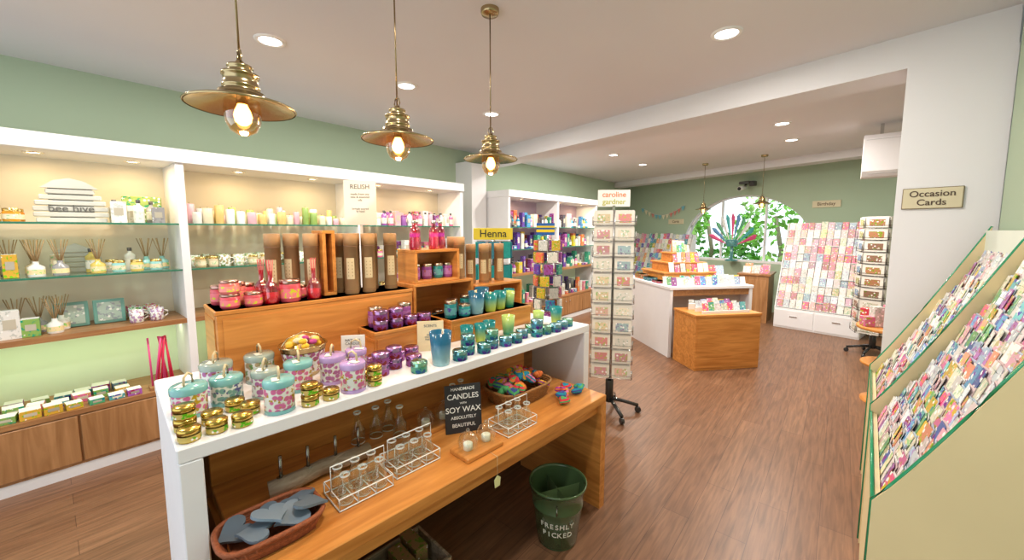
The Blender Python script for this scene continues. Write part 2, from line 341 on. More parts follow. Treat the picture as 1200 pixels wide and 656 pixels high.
CR=(.65,.56,.38);YE=(.7,.42,.05);GR=(.25,.42,.1);WT=(.78,.78,.75);PK=(.75,.18,.35);TL_=(.1,.4,.4);PU=(.32,.12,.4);GY=(.32,.32,.33)
Z1,Z2,Z3,Z4=1.652,1.312,.941,.441
goods("honey_jars",-.75,-.04,Z1,['jar'],[(.6,.28,.02),(.5,.2,.02)],2,.082)
goods("boxed_toiletries",.34,.62,Z1,['box','bottle','box'],[WT,GY,CR],2)
goods("boxed_diffusers",-.53,.1,Z2,['box','box','diff'],[WT,CR,YE,GY],2)
goods("reed_diffusers",.2,.60,Z2,['diff','jar','bottle'],[(.3,.6,.58),WT,(.7,.55,.15)],2)
goods("scented_gift_boxes",-.53,.04,Z3,['box','diff','box'],[WT,WT,CR,GR,GY],2)
goods("picture_frames",.06,.3,Z3,['frame'],[(.2,.42,.38),(.42,.54,.48)],1,.12,-4.0)
goods("ceramic_mugs",.38,.58,Z3,['mug'],[PK,GR,(.45,.3,.5)],3,.06)
goods("soap_boxes",-.6,.36,Z4,['flat'],[GR,TL_,(.4,.12,.5),PK,(.1,.42,.2),YE,(.2,.45,.55)],3,.088,-3.8)
goods("pillar_candles",.76,1.98,Z1,['pillar','pillar','pillar'],[(.3,.45,.12),WT,WT,(.7,.42,.48),(.72,.65,.48),(.72,.52,.2)],3,.062)
goods("tealight_jars",.76,1.95,Z2,['jar','mug'],[(.55,.48,.28),CR,(.35,.28,.15)],3,.07)
goods("boxed_candles",1.0,1.98,Z3,['box','jar'],[CR,(.5,.4,.3),WT],2)
goods("scented_candles",2.17,3.38,Z1,['pillar','box','bottle'],[PK,PU,WT,(.7,.42,.5)],3,.07)
goods("gift_candles",2.17,3.38,Z2,['box','jar','pillar'],[PK,PU,TL_,WT],3,.07)
goods("gift_tins",2.17,3.38,Z3,['box','jar'],[PK,PU,TL_,WT],2)
MC=[(.10,.07,.35),(.04,.32,.5),(.7,.14,.08),(.75,.5,.05),(.32,.08,.35),(.06,.36,.2),(.7,.7,.65),(.7,.2,.38),(.1,.1,.12),(.75,.72,.65)]
for z,nm in((Z1,"toy_boxes"),(Z2,"craft_kit_boxes"),(Z3,"gift_packs")):
    goods(nm,4.52,6.98,z,['box','box','bottle','flat'],MC,3,.095,hscale=1.6)
goods("boxed_games",4.52,6.98,Z4,['box','flat'],MC,3,.095,hscale=1.6)
BH=(.62,.62,.57)
b=MB()
for i,w in enumerate([.32,.34,.34,.32,.28,.22]):
    b.box(0,0,.037*i,w,.03+.004*(i%2),.031,"paint",BH,.005)
b.box(0,.004,0,.2,.02,.22,"paint",(.15,.15,.13))
b.prism([(-.13,.222),(.13,.222),(.07,.27),(0,.29),(-.07,.27)],-.02,.02,"paint",BH,'xz')
o=b.build("beehive_sign",(-3.93,.14,Z1),rad(80));text(o,"bee hive",.062,(0,-.0185,.09),(FR,0,0),(.15,.15,.14))
b=MB()
for i,w in enumerate([.24,.25,.24,.2]):b.box(0,0,.035*i,w,.03,.031,"paint",(.55,.55,.5),.005)
b.prism([(-.11,.14),(.11,.14),(0,.2)],-.02,.02,"paint",(.55,.55,.5),'xz');b.build("beehive_plaque",(-4.06,.14,Z2),rad(80))
plate("honey_bee_plaque",.22,.2,.02,"card",(.3,.4,.12),(-4.06,.5,Z1),rad(80))
b=MB();b.box(0,0,0,.1,.16,.02,"oak_h")
for i in range(9):
    a=rnd.uniform(-.05,.05);b.tube([(0,-.06+.015*i,.02),(a*.3,-.06+.015*i+a,.38)],.006,"wax",rnd.choice([(.75,.03,.1),(.8,.1,.3)]),6)
b.build("incense_stick_holder",(-3.82,.5,Z4))
# ------------------------------------------------------------------ main display table (local: x=-t , y=s)
TA=-rad(4.3);TO=(-1.36,.19)
def W(s,t):
    x,y=-t,s;return (TO[0]+x*math.cos(TA)-y*math.sin(TA),TO[1]+x*math.sin(TA)+y*math.cos(TA))
def put(b,name,s,t,z,rz=0):
    x,y=W(s,t);return b.build(name,(x,y,z),TA+rz)
TW=(.82,.82,.85)
b=MB();b.box(-.365,1.015,.955,.73,2.03,.045,"paint",TW,.004)
b.box(-.365,.03,0,.73,.055,.955,"paint",TW,.003);b.box(-.365,2.0,0,.73,.055,.955,"paint",TW,.003)
b.box(-.45,1.015,.0,.02,1.915,.86,"oak_h")
b.box(-.40,1.015,.80,.025,1.915,.155,"pine")
put(b,"display_table",0,0,0)
b=MB();b.box(-.06,.97,.625,.62,1.72,.045,"pine",ch=.003);b.box(-.06,1.805,0,.62,.05,.625,"pine_x");b.box(-.06,.12,0,.62,.05,.625,"pine_x")
b.box(-.36,.95,.67,.022,1.68,.13,"pine",ch=.002);b.box(-.34,.95,.12,.022,1.63,.08,"pine")
b.box(.21,.97,.565,.022,1.62,.06,"pine")
put(b,"wooden_display_bench",0,0,0)
RZ=1.285
def ocrate(name,s0,s1,t0,t1,z0,z1,th=.016):
    b=MB();ln=s1-s0;d=t1-t0;h=z1-z0
    b.box(0,0,h-th,d,ln,th,"pine",ch=.002);b.box(0,0,0,d,ln,th,"pine",ch=.002)
    b.box(0,-ln/2+th/2,th,d,th,h-2*th,"pine_x");b.box(0,ln/2-th/2,th,d,th,h-2*th,"pine_x");b.box(-d/2+th/2,0,th,th,ln-2*th,h-2*th,"pine")
    return put(b,name,(s0+s1)/2,(t0+t1)/2,z0)
def scrate(name,s0,s1,t0,t1,z0,z1):
    b=MB();ln=s1-s0;d=t1-t0;h=z1-z0
    b.box(0,0,0,d,ln,h,"pine",ch=.004);b.box(0,0,h-.018,d+.006,ln+.006,.018,"pine",ch=.003)
    b.box(0,-ln/2,.015,d*.86,.008,h-.05,"pine_x");b.box(d/2,0,.015,.008,ln*.95,h-.05,"pine")
    return put(b,name,(s0+s1)/2,(t0+t1)/2,z0)
scrate("wooden_riser",.18,1.05,.5,.74,1.0,RZ)
scrate("wooden_riser",.74,1.12,.32,.485,1.0,1.13)
scrate("wooden_riser",1.16,1.80,.30,.505,1.0,1.12)
ocrate("wooden_crate",1.07,1.5,.52,.74,1.0,1.3)
ocrate("wooden_crate",1.52,1.95,.52,.74,1.0,1.25)
ocrate("wooden_crate",1.09,1.40,.53,.72,1.3,1.49)
ocrate("wooden_crate",.62,.68,.58,.72,RZ,1.6)
AQ=(.20,.46,.46);GT=(.34,.42,.38);LV=(.46,.32,.60)
def ftin(s,t,z,r,h,body,lid):
    b=MB();b.lathe([(r-.003,0),(r,.003),(r,h)],"floral",body,24);b.lathe([(r+.0006,0.001),(r+.0006,.014)],"gloss",lid,24,cap0=False,cap1=False)
    b.lathe([(r+.002,h-.012),(r+.003,h+.006),(r-.002,h+.012),(.001,h+.013)],"gloss",lid,24,cap1=False)
    b.tube([(-.022,0,h+.012),(-.018,0,h+.04),(0,0,h+.05),(.018,0,h+.04),(.022,0,h+.012)],.004,"fabric",(.6,.5,.32),6)
    b.box(0.018,-.01,h+.0135,.035,.022,.002,"paint",(.85,.83,.75))
    put(b,"floral_candle_tin",s,t,z,rnd.uniform(-1,1))
B1=(.66,.16,.36);B2=(.45,.16,.38);B3=(.20,.42,.38)
for s,t,r,h,bd,ld in [(.06,.245,.048,.09,B1,AQ),(.165,.27,.047,.085,B3,AQ),(.16,.42,.05,.1,B2,GT),(.30,.42,.05,.1,(.45,.35,.2),GT),(.275,.07,.045,.1,B1,AQ),(.275,.235,.043,.09,B2,GT),(.38,.215,.047,.1,B1,AQ),(.5,.2,.046,.1,B2,LV),(.52,.06,.044,.1,B1,LV),(.60,.21,.04,.1,B1,LV)]:
    ftin(s,t,1.0,r,h,bd,ld)
GO=(.56,.40,.10)
def gtin(s,t,z,r=.027,h=.04):
    b=MB();b.lathe([(r-.003,0),(r,.003),(r,h*.6),(r+.0015,h*.6),(r+.0015,h-.004),(r-.002,h),(.001,h)],"metal",GO,20,cap1=False)
    b.lathe([(r+.0006,h*.12),(r+.0006,h*.5)],"label",(.6,.45,.12),20,cap0=False,cap1=False);put(b,"gold_candle_tin",s,t,z,rnd.uniform(0,3))
for s,t,z in [(.035,.125,1),(.035,.045,1),(.1,.05,1),(.163,.04,1),(.2,.115,1),(.1,.125,1),(.035,.125,1.040),(.36,.04,1),(.43,.04,1),(.36,.04,1.040),(.40,.11,1),(.60,.05,1),(.59,.125,1),(.60,.05,1.040),(.17,.18,1.0)]:gtin(s,t,z)
b=MB();b.lathe([(.055,0),(.06,.005),(.088,.125),(.093,.128),(.091,.132),(.083,.128),(.055,.03),(.001,.03)],"metal",(.55,.42,.22),24,cap1=False)
b.lathe([(.065,.02),(.084,.105)],"floral",(.45,.12,.3),24,cap0=False,cap1=False)
for i in range(38):
    a=rnd.uniform(0,6.28);r=rnd.uniform(0,.065);b.ball(r*math.cos(a),r*math.sin(a),.135+rnd.uniform(0,.025)-r*.2,.016,"fabric",rnd.choice([(.8,.5,.05),(.8,.68,.45),(.5,.08,.3),(.8,.6,.15)]),.7,8,5)
b.tube([(0,-.09,.12),(0,-.06,.16),(0,0,.18),(0,.06,.16),(0,.09,.12)],.003,"metal",(.7,.58,.38),6)
put(b,"petal_bucket",.45,.375,1.0)
def jar(name,s,t,z,r,h,col,lid=None):
    b=MB();b.lathe([(r*.85,0),(r,.006),(r,h*.78),(r*.9,h*.82),(r*.001,h*.82)],"gloss",col,22,cap1=False)
    b.lathe([(r*.95,h*.8),(r*1.0,h*.84),(r*1.0,h*.97),(r*.9,h),(.001,h)],"metal",lid or (.6,.5,.4),22,cap1=False)
    b.lathe([(r*1.012,h*.2),(r*1.012,h*.6)],"label",tuple(min(1,c*1.15+.10) for c in col),22,cap0=False,cap1=False);put(b,name,s,t,z,rnd.uniform(0,3))
CO=(.66,.10,.14);C2=(.72,.18,.17)
for s,t,r,h in [(.23,.68,.036,.085),(.32,.68,.036,.085),(.24,.55,.034,.06),(.32,.545,.034,.06),(.24,.55,.034,.12),(.28,.615,.028,.1),(.46,.545,.042,.1),(.52,.63,.034,.06)]:
    if h==.12: jar("pink_candle_jar",s,t,RZ+.0595,r,.055,C2,(.5,.3,.25))
    else: jar("pink_candle_jar",s,t,RZ,r,h,jit(rnd.choice([CO,C2,CO]),.1),(.5,.3,.25))
for s,t in [(.37,.62),(.385,.54),(.56,.54)]:
    b=MB();b.lathe([(.026,0),(.03,.005),(.032,.06),(.022,.085),(.009,.1),(.009,.14),(.012,.142)],"glass_pink",seg=18)
    b.lathe([(.023,.005),(.027,.05),(.001,.05)],"gloss",(.6,.03,.08),16,cap1=False)
    for k in range(4):b.tube([(0,0,.03),(.012*math.cos(k*1.6),.012*math.sin(k*1.6),.19)],.0018,"paint",(.6,.1,.12),4)
    put(b,"pink_glass_bottle",s,t,RZ)
KR=(.46,.28,.14)
def ktube(s,t,z,h=.3,r=.033):
    b=MB();b.lathe([(r-.001,0),(r,.002),(r,h*.8),(r+.001,h*.8),(r+.001,h-.002),(r-.002,h),(.001,h)],"paint",jit(KR,.1),22,cap1=False)
    b.lathe([(r+.0012,h*.02),(r+.0012,h*.07)],"paint",(.3,.17,.08),22,cap0=False,cap1=False)
    b.lathe([(r+.0015,h*.79),(r+.0015,h*.80)],"paint",(.25,.14,.08),22,cap0=False,cap1=False)
    vs=[];n=6
    for i in range(n+1):
        a=-.55+1.1*i/n;vs+= [((r+.0015)*math.cos(a),(r+.0015)*math.sin(a),h*.25),((r+.0015)*math.cos(a),(r+.0015)*math.sin(a),h*.6)]
    b.add(vs,[(2*i,2*i+2,2*i+3,2*i+1) for i in range(n)],"paint",(.62,.52,.34))
    for j in range(5):
        z0=h*(.30+.055*j);b.add([((r+.0022)*math.cos(u),(r+.0022)*math.sin(u),zz) for u,zz in((-.3,z0),(.3,z0),(.3,z0+.005),(-.3,z0+.005))],[(0,1,2,3)],"paint",(.25,.18,.1))
    put(b,"kraft_diffuser_tube",s,t,z,-.6+rnd.uniform(-.3,.3))
for s,t in [(.44,.7),(.52,.7),(.585,.63),(.73,.66),(.81,.68),(.75,.57),(.84,.57),(.9,.66),(.98,.6)]:ktube(s,t,RZ)
for s,t in [(1.44,.58),(1.46,.68)]:ktube(s,t,1.3,.26)
for s,t in [(1.58,.64),(1.66,.6),(1.74,.66),(1.82,.62)]:ktube(s,t,1.25,.26)
PP=(.28,.07,.30);PT=(.02,.25,.27)
def ltin(name,s,t,z,r,h,c):
    b=MB();b.lathe([(r-.002,0),(r,.002),(r,h*.62)],"label",c,20);b.lathe([(r+.0015,h*.6),(r+.0015,h-.003),(r-.002,h),(.001,h)],"metal",tuple(min(1,x+.2) for x in c),20,cap1=False);put(b,name,s,t,z)
for i,(s,t,z) in enumerate([(.79,.36,1.13),(.87,.36,1.13),(.95,.36,1.13),(1.03,.36,1.13),(.79,.36,1.178),(.87,.36,1.178),(.67,.135,1.0),(.75,.17,1.0),(.70,.25,1.0),(.67,.135,1.048),(.75,.17,1.048),(.81,.25,1.0),(.89,.26,1.0),(.83,.14,1.0)]):
    ltin("purple_candle_tin",s,t,z,.034,.048,jit(PP,.2))
for s,t in [(.80,.435),(.96,.435)]: jar("purple_candle_jar",s,t,1.13,.034,.1,PP)
for s,t,z in [(.8,.05,1),(1.02,.05,1),(1.10,.09,1),(1.17,.05,1),(1.25,.08,1),(1.33,.06,1),(1.41,.06,1),(1.10,.09,1.048),(1.25,.08,1.048),(1.50,.10,1),(1.58,.06,1),(1.66,.06,1),(1.74,.05,1),(1.62,.14,1.0),(1.82,.06,1),(1.58,.06,1.048),(1.9,.08,1)]:
    ltin("teal_candle_tin",s,t,z,.034,.048,jit(rnd.choice([PT,(.05,.27,.36),(.08,.34,.22)]),.2))
for s,t,z,r,h in [(1.2,.36,1.12,.034,.1),(1.27,.44,1.12,.034,.09),(1.29,.35,1.12,.034,.07),(1.12,.63,1.016,.035,.1),(1.2,.6,1.016,.035,.1),(1.3,.62,1.016,.035,.1),(1.38,.45,1.12,.034,.1)]:
    jar("teal_candle_jar",s,t,z,r,h,jit(PT,.3))
for s in(1.13,1.21,1.29,1.36): jar("purple_candle_jar",s,.6,1.316,.03,.09,jit(rnd.choice([PP,PT]),.2))
def tumbler(mat,s,t,z,r,h):
    b=MB()
    b.lathe([(r*.72,0),(r*.76,.003),(r,h),(r*.93,h),(r*.72,.02),(.001,.02)],mat,seg=24,cap1=False)
    b.lathe([(r*.9,h*.82),(.001,h*.82)],"wax",(.7,.74,.66),20,cap0=False,cap1=False);put(b,"ombre_glass_tumbler",s,t,z)
tumbler("ombre_blue",.92,.06,1.0,.05,.15)
tumbler("ombre_blue",1.38,.35,1.12,.05,.13);tumbler("ombre_green",1.48,.34,1.12,.042,.11);tumbler("ombre_blue",1.5,.44,1.12,.045,.13)
tumbler("ombre_green",1.57,.35,1.12,.04,.11);tumbler("ombre_lime",1.65,.35,1.12,.036,.1);tumbler("ombre_lime",1.5,.21,1.0,.04,.11);tumbler("ombre_green",1.9,.17,1.0,.04,.11);tumbler("ombre_lime",1.76,.2,1.0,.036,.1);tumbler("ombre_green",1.72,.42,1.12,.036,.1)
for s,t,z in[(1.2,.22,1),(1.28,.2,1),(1.36,.22,1)]:tumbler("ombre_green",s,t,z,.036,.1)
for s,t,c in[(1.12,.58,(.5,.03,.32)),(1.18,.66,(.5,.04,.35)),(1.25,.58,(.6,.05,.28)),(1.34,.64,(.32,.03,.32))]:
    b=MB();b.lathe([(.026,0),(.03,.006),(.032,.03),(.026,.08),(.028,.11),(.012,.135),(.012,.15)],"glass_pink",seg=18);b.lathe([(.027,.004),(.027,.1),(.001,.1)],"gloss",c,16,cap1=False)
    b.cyl(0,0,.15,.014,.018,"metal",(.7,.7,.7),12,.001);b.tube([(0,0,.165),(0,0,.2),(.035,0,.197)],.004,"metal",(.7,.7,.7),6);put(b,"pump_soap_bottle",s,t,1.49)
def sign(name,w,h,s,t,z,rz,lines,col=(.82,.81,.76),ink=(.2,.2,.2),th=.004,lean=0):
    x,y=W(s,t);o=plate(name,w,h,th,"paint",col,(x,y,z),rz)
    o.rotation_euler=(lean,0,rz)
    for body,sz,zz in lines:text(o,body,sz,(0,-th/2-.0006,zz),(FR,0,0),ink)
    return o
o=sign("paper_notice",.17,.24,.885,.735,1.63,rad(48),[("RELISH",.034,.205),("made from soy\nwax & essential\noils",.016,.15),("lovingly poured\nby hand",.014,.08)])
b=MB();b.box(0,0.0,-.345,.012,.012,.40,"paint",(.8,.8,.78));b.build("post",(0,.008,0),0,o)
sign("price_notice",.10,.14,.63,.31,1.0,rad(50),[("NATURAL\nCANDLES",.015,.11),("soy wax\nlong burn",.012,.06)],lean=-.1)
sign("price_notice",.13,.15,1.0,.26,1.0,rad(50),[("SCENTS",.018,.125),("sea salt\nlime & mint\nfresh linen",.012,.07)],(.78,.68,.45),lean=-.1)
sign("chalkboard_sign",.17,.22,1.0,.0,.67,rad(58),[("HANDMADE",.02,.20),("CANDLES",.034,.165),("WITH",.012,.135),("SOY WAX",.036,.105),("ABSOLUTELY",.02,.07),("BEAUTIFUL",.022,.035)],(.03,.03,.035),(.85,.85,.82),lean=-.15)
# ------------------------------------------------------------------ bench goods
def wicker(a,bb,h,col):
    m=MB();n=32
    for k in range(8):
        f=k/7;e=1+.2*f
        pts=[((a*e)*math.copysign(abs(math.cos(q))**.55,math.cos(q)),(bb*e)*math.copysign(abs(math.sin(q))**.55,math.sin(q)),.006+h*f+.003*math.sin(q*16+k*3.14)) for q in[2*math.pi*i/n for i in range(n)]]
        m.tube(pts,.0055 if k<7 else .008,"wicker",jit(col,.25),6,True)
    for i in range(28):
        q=2*math.pi*i/28;cx=math.copysign(abs(math.cos(q))**.55,math.cos(q));cy=math.copysign(abs(math.sin(q))**.55,math.sin(q))
        m.tube([(a*cx,bb*cy,.004),(a*1.2*cx,bb*1.2*cy,h)],.004,"wicker",jit(col,.2),5)
    m.box(0,0,0,a*1.8,bb*1.8,.008,"wicker",col);return m
def hpts(sz):
    P=[]
    for i in range(30):
        a=2*math.pi*i/30;P.append((sz/32*16*math.sin(a)**3,sz/32*(13*math.cos(a)-5*math.cos(2*a)-2*math.cos(3*a)-math.cos(4*a))))
    return P
def puffy(m,sz,th,col,c2):
    P=hpts(sz);n=len(P);vs=[];fs=[]
    prof=[(.02,-.5),(.55,-.42),(.9,-.2),(1,0),(.9,.2),(.55,.42),(.02,.5)]
    for e,h in prof:vs+=[(x*e,y*e,h*th) for x,y in P]
    for k in range(len(prof)-1):
        for i in range(n):fs.append((k*n+i,k*n+(i+1)%n,(k+1)*n+(i+1)%n,(k+1)*n+i))
    half=len(fs)//n
    for k in range(half):
        m.add(vs,[f for j,f in enumerate(fs) if j//n==k],"fabric",col if k in(0,1,3,5) else c2,True)
m=wicker(.078,.115,.045,(.30,.09,.035))
for i,(x,y,r,z,g) in enumerate([(-.03,-.085,.3,.045,.18),(.03,-.045,-.5,.055,.25),(-.035,.02,.9,.05,.2),(.035,.05,.2,.058,.28),(-.03,.095,-.4,.058,.22),(.01,-.0,1.8,.075,.32),(.03,.1,2.6,.072,.21)]):
    m.at(x,y,z,rz=r,rx=rnd.uniform(-.2,.2)+.15,ry=rnd.uniform(-.2,.3));m.prism(hpts(.105),-.004,.004,"paint",(g*.68,g*.88,g*1.08))
m.at();put(m,"slate_hearts_basket",.2,-.06,.67)
hc=[(.7,.05,.08),(.02,.28,.4),(.7,.4,.02),(.4,.05,.3),(.06,.08,.3),(.1,.4,.15),(.75,.2,.05),(.7,.2,.35)]
m=wicker(.105,.16,.075,(.40,.19,.06))
for i in range(48):
    x,y=rnd.uniform(-.1,.1),rnd.uniform(-.15,.15);z=.055+rnd.uniform(0,.04)+.085*(1-abs(y)/.16)*(1-abs(x)/.14)
    m.at(x,y,z,rz=rnd.uniform(0,6),rx=rnd.uniform(-.8,.8),ry=rnd.uniform(-.8,.8));puffy(m,.07,.04,rnd.choice(hc),rnd.choice(hc))
m.at();put(m,"fabric_hearts_basket",1.46,.09,.67)
b=MB()
for i in range(8):
    b.at(rnd.uniform(-.06,.06),-.10+.026*i,.02+.014*(i%2),rz=i*1.3,rx=rnd.uniform(-.3,.3));puffy(b,.07,.036,rnd.choice(hc),rnd.choice(hc))
b.at();put(b,"fabric_heart_pile",1.66,-.12,.672)
b=MB();b.tube([(0,-.18,.03),(.012,-.09,.036),(-.012,0,.03),(.012,.08,.037),(0,.18,.03)],.03,"bark",seg=10)
for y in(-.14,-.05,.05,.14):b.tube([(0,y,.05),(0,y,.14)],.006,"metal",(.35,.33,.3),8);b.lathe([(.014,.055),(.016,.06),(.004,.062)],"metal",(.35,.33,.3),10,0,y,0)
put(b,"driftwood_candle_holder",.42,.13,.67)
def bottles(name,n,s,t,rz=0):
    b=MB();p=.062
    for i in range(n):
        for j in range(2):
            y=(i-(n-1)/2)*p;x=(j-.5)*p
            b.lathe([(.024,.004),(.026,.01),(.026,.055),(.014,.078),(.013,.098),(.017,.1),(.017,.106)],"glass",seg=14,x=x,y=y,cap1=False)
            b.lathe([(.0262,.008),(.0262,.012)],"gloss",(.8,.85,.83),14,x,y,0,False,False);b.lathe([(.0165,.1),(.0175,.103),(.0165,.107)],"gloss",(.85,.88,.87),14,x,y,0,False,False)
    L2=n*p/2+.004;X=p+.004
    for z in(.004,.045):b.tube([(-X,-L2,z),(X,-L2,z),(X,L2,z),(-X,L2,z)],.0028,"gloss",(.9,.9,.88),5,True)
    for i in range(n+1):
        y=-L2+i*2*L2/n
        b.tube([(-X,y,.045),(-X,y,.004),(X,y,.004),(X,y,.045)],.0024,"gloss",(.9,.9,.88),5)
    b.tube([(0,-L2,.045),(0,-L2,.13),(0,L2,.13),(0,L2,.045)],.0028,"gloss",(.9,.9,.88),5)
    put(b,name,s,t,.67,rz)
bottles("milk_bottle_carrier",3,.48,-.05);bottles("milk_bottle_carrier",3,.70,-.03);bottles("milk_bottle_carrier",3,1.2,-.12)
def tray(s,t,tag):
    b=MB();b.box(0,0,0,.12,.2,.02,"pine",ch=.003)
    for y in(-.05,.05):b.lathe([(.04,.02),(.042,.06),(.03,.085),(.012,.097),(.001,.1)],"glass",seg=20,y=y,cap0=False,cap1=False);b.ball(0,y,.105,.008,"glass");b.cyl(0,y,.02,.02,.03,"wax",(.85,.82,.7),14)
    if tag:
        b.at(.104,.02,-.13);b.prism([(-.014,0),(.014,0),(.018,.035),(0,.05),(-.018,.035)],-.001,.001,"paint",(.75,.75,.4),'yz');b.tube([(0,0,.048),(0,0,.131),(-.05,0,.133)],.001,"paint",(.7,.6,.4),4);b.at()
    put(b,"glass_cloche_tray",s,t,.67)
tray(.95,-.15,True);tray(.94,.15,False)
for s,t in[(.62,.27),(.70,.26),(.77,.28),(.78,.19),(1.1,.22),(1.17,.24)]:
    b=MB();b.lathe([(.028,.0),(.03,.008),(.03,.06),(.012,.095),(.011,.13),(.016,.133),(.016,.138)],"glass",seg=18,cap1=False);b.lathe([(.0302,.001),(.0302,.006)],"gloss",(.8,.86,.83),18,cap0=False,cap1=False);b.lathe([(.0155,.131),(.0168,.135),(.0155,.139)],"gloss",(.85,.88,.87),14,cap0=False,cap1=False)
    put(b,"glass_bottle",s,t,.67)
GB=(.075,.13,.055)
b=MB();b.lathe([(.098,0),(.10,.003),(.10,.012),(.104,.014),(.128,.2),(.131,.204),(.131,.212),(.129,.216),(.145,.305),(.150,.308),(.150,.316),(.144,.318),(.14,.305),(.1,.02),(.001,.02)],"gloss",GB,36,cap1=False)
for a in(0,FR):
    d=Vector((math.cos(a+.5),math.sin(a+.5),0))*.13
    b.add([tuple(-d*.8+Vector((0,0,.02))),tuple(d*.8+Vector((0,0,.02))),tuple(d+Vector((0,0,.27))),tuple(-d+Vector((0,0,.27)))],[(0,1,2,3)],"paint",(.17,.25,.11))
for sg in(-1,1):b.tube([(.0,sg*.148,.28),(0,sg*.165,.26),(0,sg*.165,.24),(0,sg*.145,.23)],.004,"metal",(.3,.3,.25),6)
o=b.build("planter_bucket",(-1.05,1.62,0),rad(32))
for word,zz in(("FRESHLY",.145),("PICKED",.098)):
    rr=.104+.024*(zz-.014)/.186+.0012;n=len(word)
    for i,ch in enumerate(word):
        a=(i-(n-1)/2)*.026/rr;text(o,ch,.038,(rr*math.sin(a),-rr*math.cos(a),zz),(rad(97),0,a),(.8,.78,.7))
b=MB()
for dx in(-.13,.13):b.box(dx,0,0,.012,.4,.12,"bark")
for dy in(-.2,.2):b.box(0,dy,0,.27,.012,.12,"bark")
b.box(0,0,0,.26,.4,.01,"bark")
for i in range(4):b.box(rnd.uniform(-.06,.06),-.13+.085*i,.01,.15,.06,.13,"label",(.35,.22,.1))
put(b,"wooden_floor_crate",.70,.12,0)
# ------------------------------------------------------------------ card spinner
CC=[(.75,.12,.25),(.15,.38,.6),(.75,.5,.1),(.22,.45,.18),(.42,.18,.45),(.8,.35,.22),(.7,.6,.4),(.18,.5,.5),(.75,.22,.42),(.1,.16,.4),(.7,.4,.48),(.42,.55,.7)]
PALE=[(.78,.76,.73),(.78,.68,.68),(.68,.75,.78),(.78,.75,.6)]
def spbase(b,base):
    for k in range(5):
        a=k*2*math.pi/5+.4;b.tube([(0,0,.12),(.12*math.cos(a),.12*math.sin(a),.1),(.25*math.cos(a),.25*math.sin(a),.065)],.016,"gloss",base,8)
        b.at(.25*math.cos(a),.25*math.sin(a),.028,rz=a,rx=FR);b.cyl(0,0,-.015,.027,.03,"gloss",base,14);b.at()
    b.cyl(0,0,.09,.035,.2,"gloss",base,14)
def spinner(name,x,y,z0,z1,r,cols,n,percard,rz,rows,frame=(.6,.6,.6)):
    b=MB();b.tube([(0,0,.1),(0,0,z1)],.016,"metal",(.6,.6,.6),10);spbase(b,(.03,.03,.03))
    w=2*r*math.tan(math.pi/n)
    dz=(z1-z0)/rows
    for i in range(rows):
        z=z0+i*dz
        for zz in (z,z+.03):b.tube([(r/math.cos(math.pi/n)*math.cos((q+.5)*2*math.pi/n),r/math.cos(math.pi/n)*math.sin((q+.5)*2*math.pi/n),zz) for q in range(n)],.0022,"metal",frame,5,True)
        for k in range(n):
            a=2*math.pi*k/n
            for j in range(percard):
                off=((j+.5)/percard-.5)*w*.98;c=jit(rnd.choice(cols),.1)
                for d in(0,1,2):
                    rr=r-.012-.010*d;b.at(rr*math.cos(a)-off*math.sin(a),rr*math.sin(a)+off*math.cos(a),z+.004+d*.002,rz=a+FR)
                    b.box(0,0,0,w/percard*.86,.004,dz*.84+d*.003,"paint",(.80,.77,.70) if d==0 else (.74,.72,.68))
                    if d==0:
                        b.box(0,-.0025,dz*.12,w/percard*.6,.001,dz*.55,"card",c)
            b.at();b.tube([(0,0,z+.002),((r)*math.cos(a),r*math.sin(a),z+.002)],.0022,"metal",frame,4)
            for e in(-1,1):
                b.at(0,0,z,rz=a);b.tube([(r+.002,e*w*.49,0),(r+.002,e*w*.49,dz*.6)],.0022,"metal",frame,4)
            b.at()
    o=b.build(name,(x,y,0),rz);return o
cs=[(.75,.5,.42),(.72,.6,.4),(.62,.32,.35),(.4,.55,.4),(.78,.72,.6),(.78,.76,.7),(.78,.74,.64),(.4,.55,.58),(.7,.3,.3)]
spinner("card_spinner",-1.50,3.13,.36,1.77,.17,cs,4,2,rad(-62),11)
b=MB();b.box(0,0,0,.27,.008,.14,"paint",(.85,.84,.8));b.box(0,.0,-.12,.02,.02,.13,"metal",(.6,.6,.6));o=b.build("card_spinner_header",(-1.50,3.13,1.80),rad(38))
for body,zz,cc in(("caroline",.10,(.75,.25,.1)),("gardner",.04,(.5,.5,.1))):text(o,body,.062,(0,-.005,zz),(FR,0,0),cc)
spinner("card_spinner",.38,6.75,.3,1.78,.21,[(.45,.2,.1),(.65,.2,.2),(.2,.35,.45),(.5,.42,.2),(.3,.15,.1),(.6,.55,.45)],6,1,.2,10,(.2,.18,.16))
